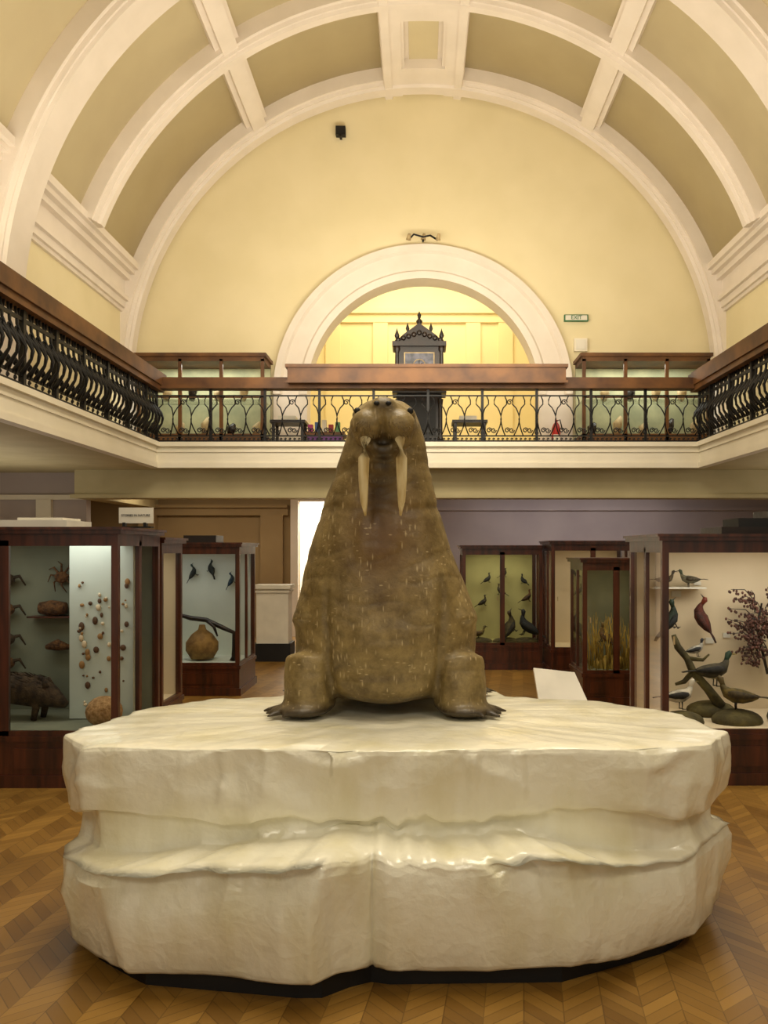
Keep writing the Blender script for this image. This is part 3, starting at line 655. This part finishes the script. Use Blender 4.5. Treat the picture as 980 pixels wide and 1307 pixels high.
# ---------------- iceberg plinth ----------------
C=Vector((-.12,4.45))
UP=[(-1.61,3.92),(-1.43,3.67),(-.9,3.63),(-.5,3.58),(.22,3.61),(.58,3.66),(.95,3.62),(1.26,3.73),(1.42,3.97),(1.35,4.4),(1.03,4.77),(.5,4.95),(.38,5.6),(-.1,5.8),(-.7,5.6),(-.81,4.95),(-1.2,4.85),(-1.5,4.5)]
LO=[(-1.62,3.92),(-1.54,3.66),(-1.20,3.38),(-.42,3.25),(-.34,3.33),(-.19,3.41),(-.13,3.38),(.64,3.40),(1.22,3.70),(1.48,4.05),(1.45,4.6),(1.0,5.3),(-.1,5.9),(-1.2,5.3),(-1.55,4.6)]
def polyr(P,th):
    dx,dy=math.cos(th),math.sin(th); best=9
    for i in range(len(P)):
        ax_,ay=P[i][0]-C.x,P[i][1]-C.y; q=P[(i+1)%len(P)]; ex,ey=q[0]-P[i][0],q[1]-P[i][1]
        den=dx*ey-dy*ex
        if abs(den)<1e-9: continue
        t=(ax_*ey-ay*ex)/den; u=(ax_*dy-ay*dx)/den
        if t>0 and -1e-6<=u<=1+1e-6: best=min(best,t)
    return best
random.seed(31)
def planes(P,zs,el,az,keep):
    out=[]
    for i in keep:
        a=P[i]; q=P[(i+1)%len(P)]; ex,ey=q[0]-a[0],q[1]-a[1]
        th0=math.atan2(-ex,ey)
        for z,sg in zs:
            f=random.uniform(.3,.7); th=th0+random.uniform(-az,az); e=random.uniform(*el)*sg
            n=Vector((math.cos(th)*math.cos(e),math.sin(th)*math.cos(e),math.sin(e)))
            s=Vector((a[0]+ex*f,a[1]+ey*f,z)); out.append((n,n.dot(s)+.004))
    return out
PL=planes(LO,((.17,-1),(.40,1),(.3,1)),(.25,.55),.10,(0,1,2,7,8,9,10,11,12,13,14))
PU=planes(UP,((.70,-1),(.85,1)),(.08,.30),.05,(0,1,7,8,9,10,17))
ZT=.915
NT=760; vs=[]; cols=0
def crumple(p):
    q=Vector((p.x,p.y,p.z*1.3))+Vector((noise.noise(p*4),noise.noise(p*4+Vector((7,1,3))),noise.noise(p*4+Vector((2,9,5)))))*.12
    h=0
    for s_,am in ((2.3,.050),(5.5,.011)):
        dd,pp=noise.voronoi(q*s_); h-=min(.55,(dd[1]-dd[0]))*am
    return h+.012
for j in range(NT):
    th=2*PI*j/NT
    ru=polyr(UP,th); rl=polyr(LO,th)
    front=max(0,-math.sin(th)); ct,st=math.cos(th),math.sin(th)
    n1=noise.noise(Vector((ct*2.5,st*2.5,.3))); n2=noise.noise(Vector((ct*5,st*5,4.3))); n3=noise.noise(Vector((ct*14,st*14,1.3)))
    zt=.41+.09*front+.07*n1+.02*n3; zl=.62+.05*n2+.02*n3
    zbm=.075+.03*n1
    rm=min(ru*.953,rl*.965)
    prof=[(.3,.09),(rl*.88,.08),(rl*.955,zbm),(rl*.97,zbm+.03),(rl*1.0,zt-.04),(rl*.998,zt-.008),(rl*.985,zt+.012),(rm+.01,zt+.045),(rm,zt+.065),(rm-.008,zl-.03),(rm,zl),(ru*.992,zl+.002),(ru*1.0,zl+.015),(ru*1.005,.73),(ru*1.0,ZT-.025),(ru*.993,ZT-.008),(ru*.97,ZT-.002),(ru*.5,ZT),(.05,ZT)]
    seg=[1,2,3,3,14,3,3,4,3,6,2,4,3,12,10,3,3,12,6]
    pts=[]
    for si,((p,q),k) in enumerate(zip(zip(prof[:-1],prof[1:]),seg)):
        lab=0 if si<1 else 1 if si<6 else 2 if si<11 else 3
        for i in range(k): t=i/k; pts.append((p[0]+(q[0]-p[0])*t,p[1]+(q[1]-p[1])*t,lab))
    pts.append(prof[-1]+(3,)); cols=len(pts)
    d=Vector((ct,st,0))
    for i,(r,z,lab) in enumerate(pts):
        p=Vector((C.x+r*d.x,C.y+r*d.y,z))
        cut=0
        if lab in (1,3) and r>.9:
            for n_,c_ in (PL if lab==1 else PU):
                ex=n_.dot(p)-c_
                if ex>0:
                    nd=n_.dot(d)
                    if nd>.35: cut=max(cut,ex/nd)
            p-=d*min(cut,.085)
        drip=0
        if lab==3 and z<ZT-.01: drip=max(0,noise.noise(Vector((p.x*13,p.y*13,z*.5)))-.25)*.035*min(1,(z-.6)/.15)
        seam=.018*math.exp(-((p.x+.19)/.010)**2) if (z<.6 and p.y<4.2) else 0
        flat_top=z>ZT-.006
        if lab>0: p+=d*((crumple(p)+noise.noise(p*2.2)*.012)*(0 if flat_top else 1)+drip-seam)*min(1,r)
        if z>ZT-.03: p.z+=(noise.noise(p*3)*.006+noise.noise(p*11)*.003)+(crumple(p)*.35 if abs(p.x+.2)>.75 or p.y<4.1 else 0)
        vs.append(p)
fs=[]
for j in range(NT):
    for i in range(cols-1):
        a=j*cols+i; c=((j+1)%NT)*cols+i; fs.append((a,c,c+1,a+1))
fs.append(tuple(j*cols+cols-1 for j in range(NT)))
def icemat():
    m=bpy.data.materials.new('painted_ice_plaster'); m.use_nodes=True
    n=m.node_tree.nodes; l=m.node_tree.links; bs=n['Principled BSDF']
    tc=n.new('ShaderNodeTexCoord'); mp=n.new('ShaderNodeMapping'); mp.inputs['Scale'].default_value=(1,1,.3); l.new(tc.outputs['Object'],mp.inputs[0])
    t=n.new('ShaderNodeTexNoise'); t.inputs['Scale'].default_value=5; t.inputs['Detail'].default_value=5; l.new(mp.outputs[0],t.inputs[0])
    r=n.new('ShaderNodeValToRGB'); e=r.color_ramp.elements; e[0].position=.28; e[0].color=lin((234,227,192)); e[1].position=.55; e[1].color=lin((248,244,222))
    l.new(t.outputs[0],r.inputs[0]); l.new(r.outputs[0],bs.inputs['Base Color'])
    bs.inputs['Roughness'].default_value=.3; bs.inputs['Coat Weight'].default_value=.5; bs.inputs['Coat Roughness'].default_value=.12
    t2=n.new('ShaderNodeTexNoise'); t2.inputs['Scale'].default_value=22; t2.inputs['Detail'].default_value=3; l.new(tc.outputs['Object'],t2.inputs[0])
    v3=n.new('ShaderNodeTexVoronoi'); v3.feature='DISTANCE_TO_EDGE'; v3.inputs['Scale'].default_value=9; 
    t5=n.new('ShaderNodeTexNoise'); t5.inputs['Scale'].default_value=6; l.new(tc.outputs['Object'],t5.inputs[0])
    va=n.new('ShaderNodeVectorMath'); va.operation='MULTIPLY_ADD'; l.new(t5.outputs['Color'],va.inputs[0]); va.inputs[1].default_value=(.3,.3,.3); l.new(tc.outputs['Object'],va.inputs[2])
    l.new(va.outputs[0],v3.inputs[0])
    ad=n.new('ShaderNodeMath'); ad.operation='MULTIPLY_ADD'; l.new(v3.outputs[0],ad.inputs[0]); ad.inputs[1].default_value=-1.0; l.new(t2.outputs[0],ad.inputs[2])
    bp=n.new('ShaderNodeBump'); bp.inputs['Strength'].default_value=.28; bp.inputs['Distance'].default_value=.016; l.new(ad.outputs[0],bp.inputs['Height']); l.new(bp.outputs[0],bs.inputs['Normal'])
    return m
M['ice']=icemat()
b=MB(); b.add(vs,fs,'ice',True)
ice=b.obj('iceberg_plinth')
b=MB(); P=[(C.x+polyr(LO,2*PI*j/80)*.915*math.cos(2*PI*j/80),C.y+polyr(LO,2*PI*j/80)*.915*math.sin(2*PI*j/80)) for j in range(80)]
b.add([(x,y,0) for x,y in P]+[(x,y,.10) for x,y in P],[(j,(j+1)%80,(j+1)%80+80,j+80) for j in range(80)]+[tuple(range(80,160))],'black')
b.obj('base',ice)

# ---------------- lights ----------------
warm=(1,.89,.70); warm2=(1,.90,.71)
area('hall_lamp',(0,4.4,7.8),2.6,290,warm2,(0,4.7,0),sy=2.6)
area('hall_lamp',(0,9.0,8.9),4,145,warm,(0,9.5,0),sy=3)
area('front_fill',(-2.5,-2.5,5.5),1.6,70,warm2,(0,4.5,.8))  # fill light out of view, added to brighten the ice plinth
area('side_lamp',(3.3,1.0,5.0),1.0,45,warm2,(0,4.5,.8))
for x in (-4.8,4.95): area('gallery_uplight',(x,9.5,4.9),.5,260,warm,(x*.55,9.5,9.5),sy=11)
area('end_wall_fill',(0,11.5,5.0),5,195,warm,(0,16,7.5),sy=1.5)  # unseen floating light, added to brighten the end wall
area('upper_room_lamp',(0,18.2,8.4),4,190,(1,.89,.64),(0,18.6,3),sy=2)
area('lobby_lamp',(-1.9,18.6,2.95),1.4,160,(1,.95,.85),(-1.9,18.8,0))
area('under_gallery_light',(-4,15.8,2.95),4,42,(1,.82,.58),(-4,15.9,0),sy=1)
area('under_gallery_light',(3,16,2.95),4,34,(1,.93,.96),(3,16.6,0),sy=1)
for x in (-6.2,6.2):
    area('under_gallery_light',(x,9.5,2.0),1.5,42,(1,.92,.78),(x,9.5,5),sy=8)  # unseen upward strips, added to lighten the gallery soffits
w=bpy.data.worlds.new('World'); S.world=w; w.use_nodes=True
w.node_tree.nodes['Background'].inputs[0].default_value=(1,.9,.72,1); w.node_tree.nodes['Background'].inputs[1].default_value=.5

cam=bpy.data.cameras.new('camera'); co=bpy.data.objects.new('camera',cam); S.collection.objects.link(co)
co.location=(0,0,1.75); co.rotation_euler=(PI/2,0,0)
cam.sensor_fit='VERTICAL'; cam.sensor_height=36; cam.lens=1100/1307*36; cam.shift_x=-45/1307; cam.shift_y=48.5/1307
S.camera=co
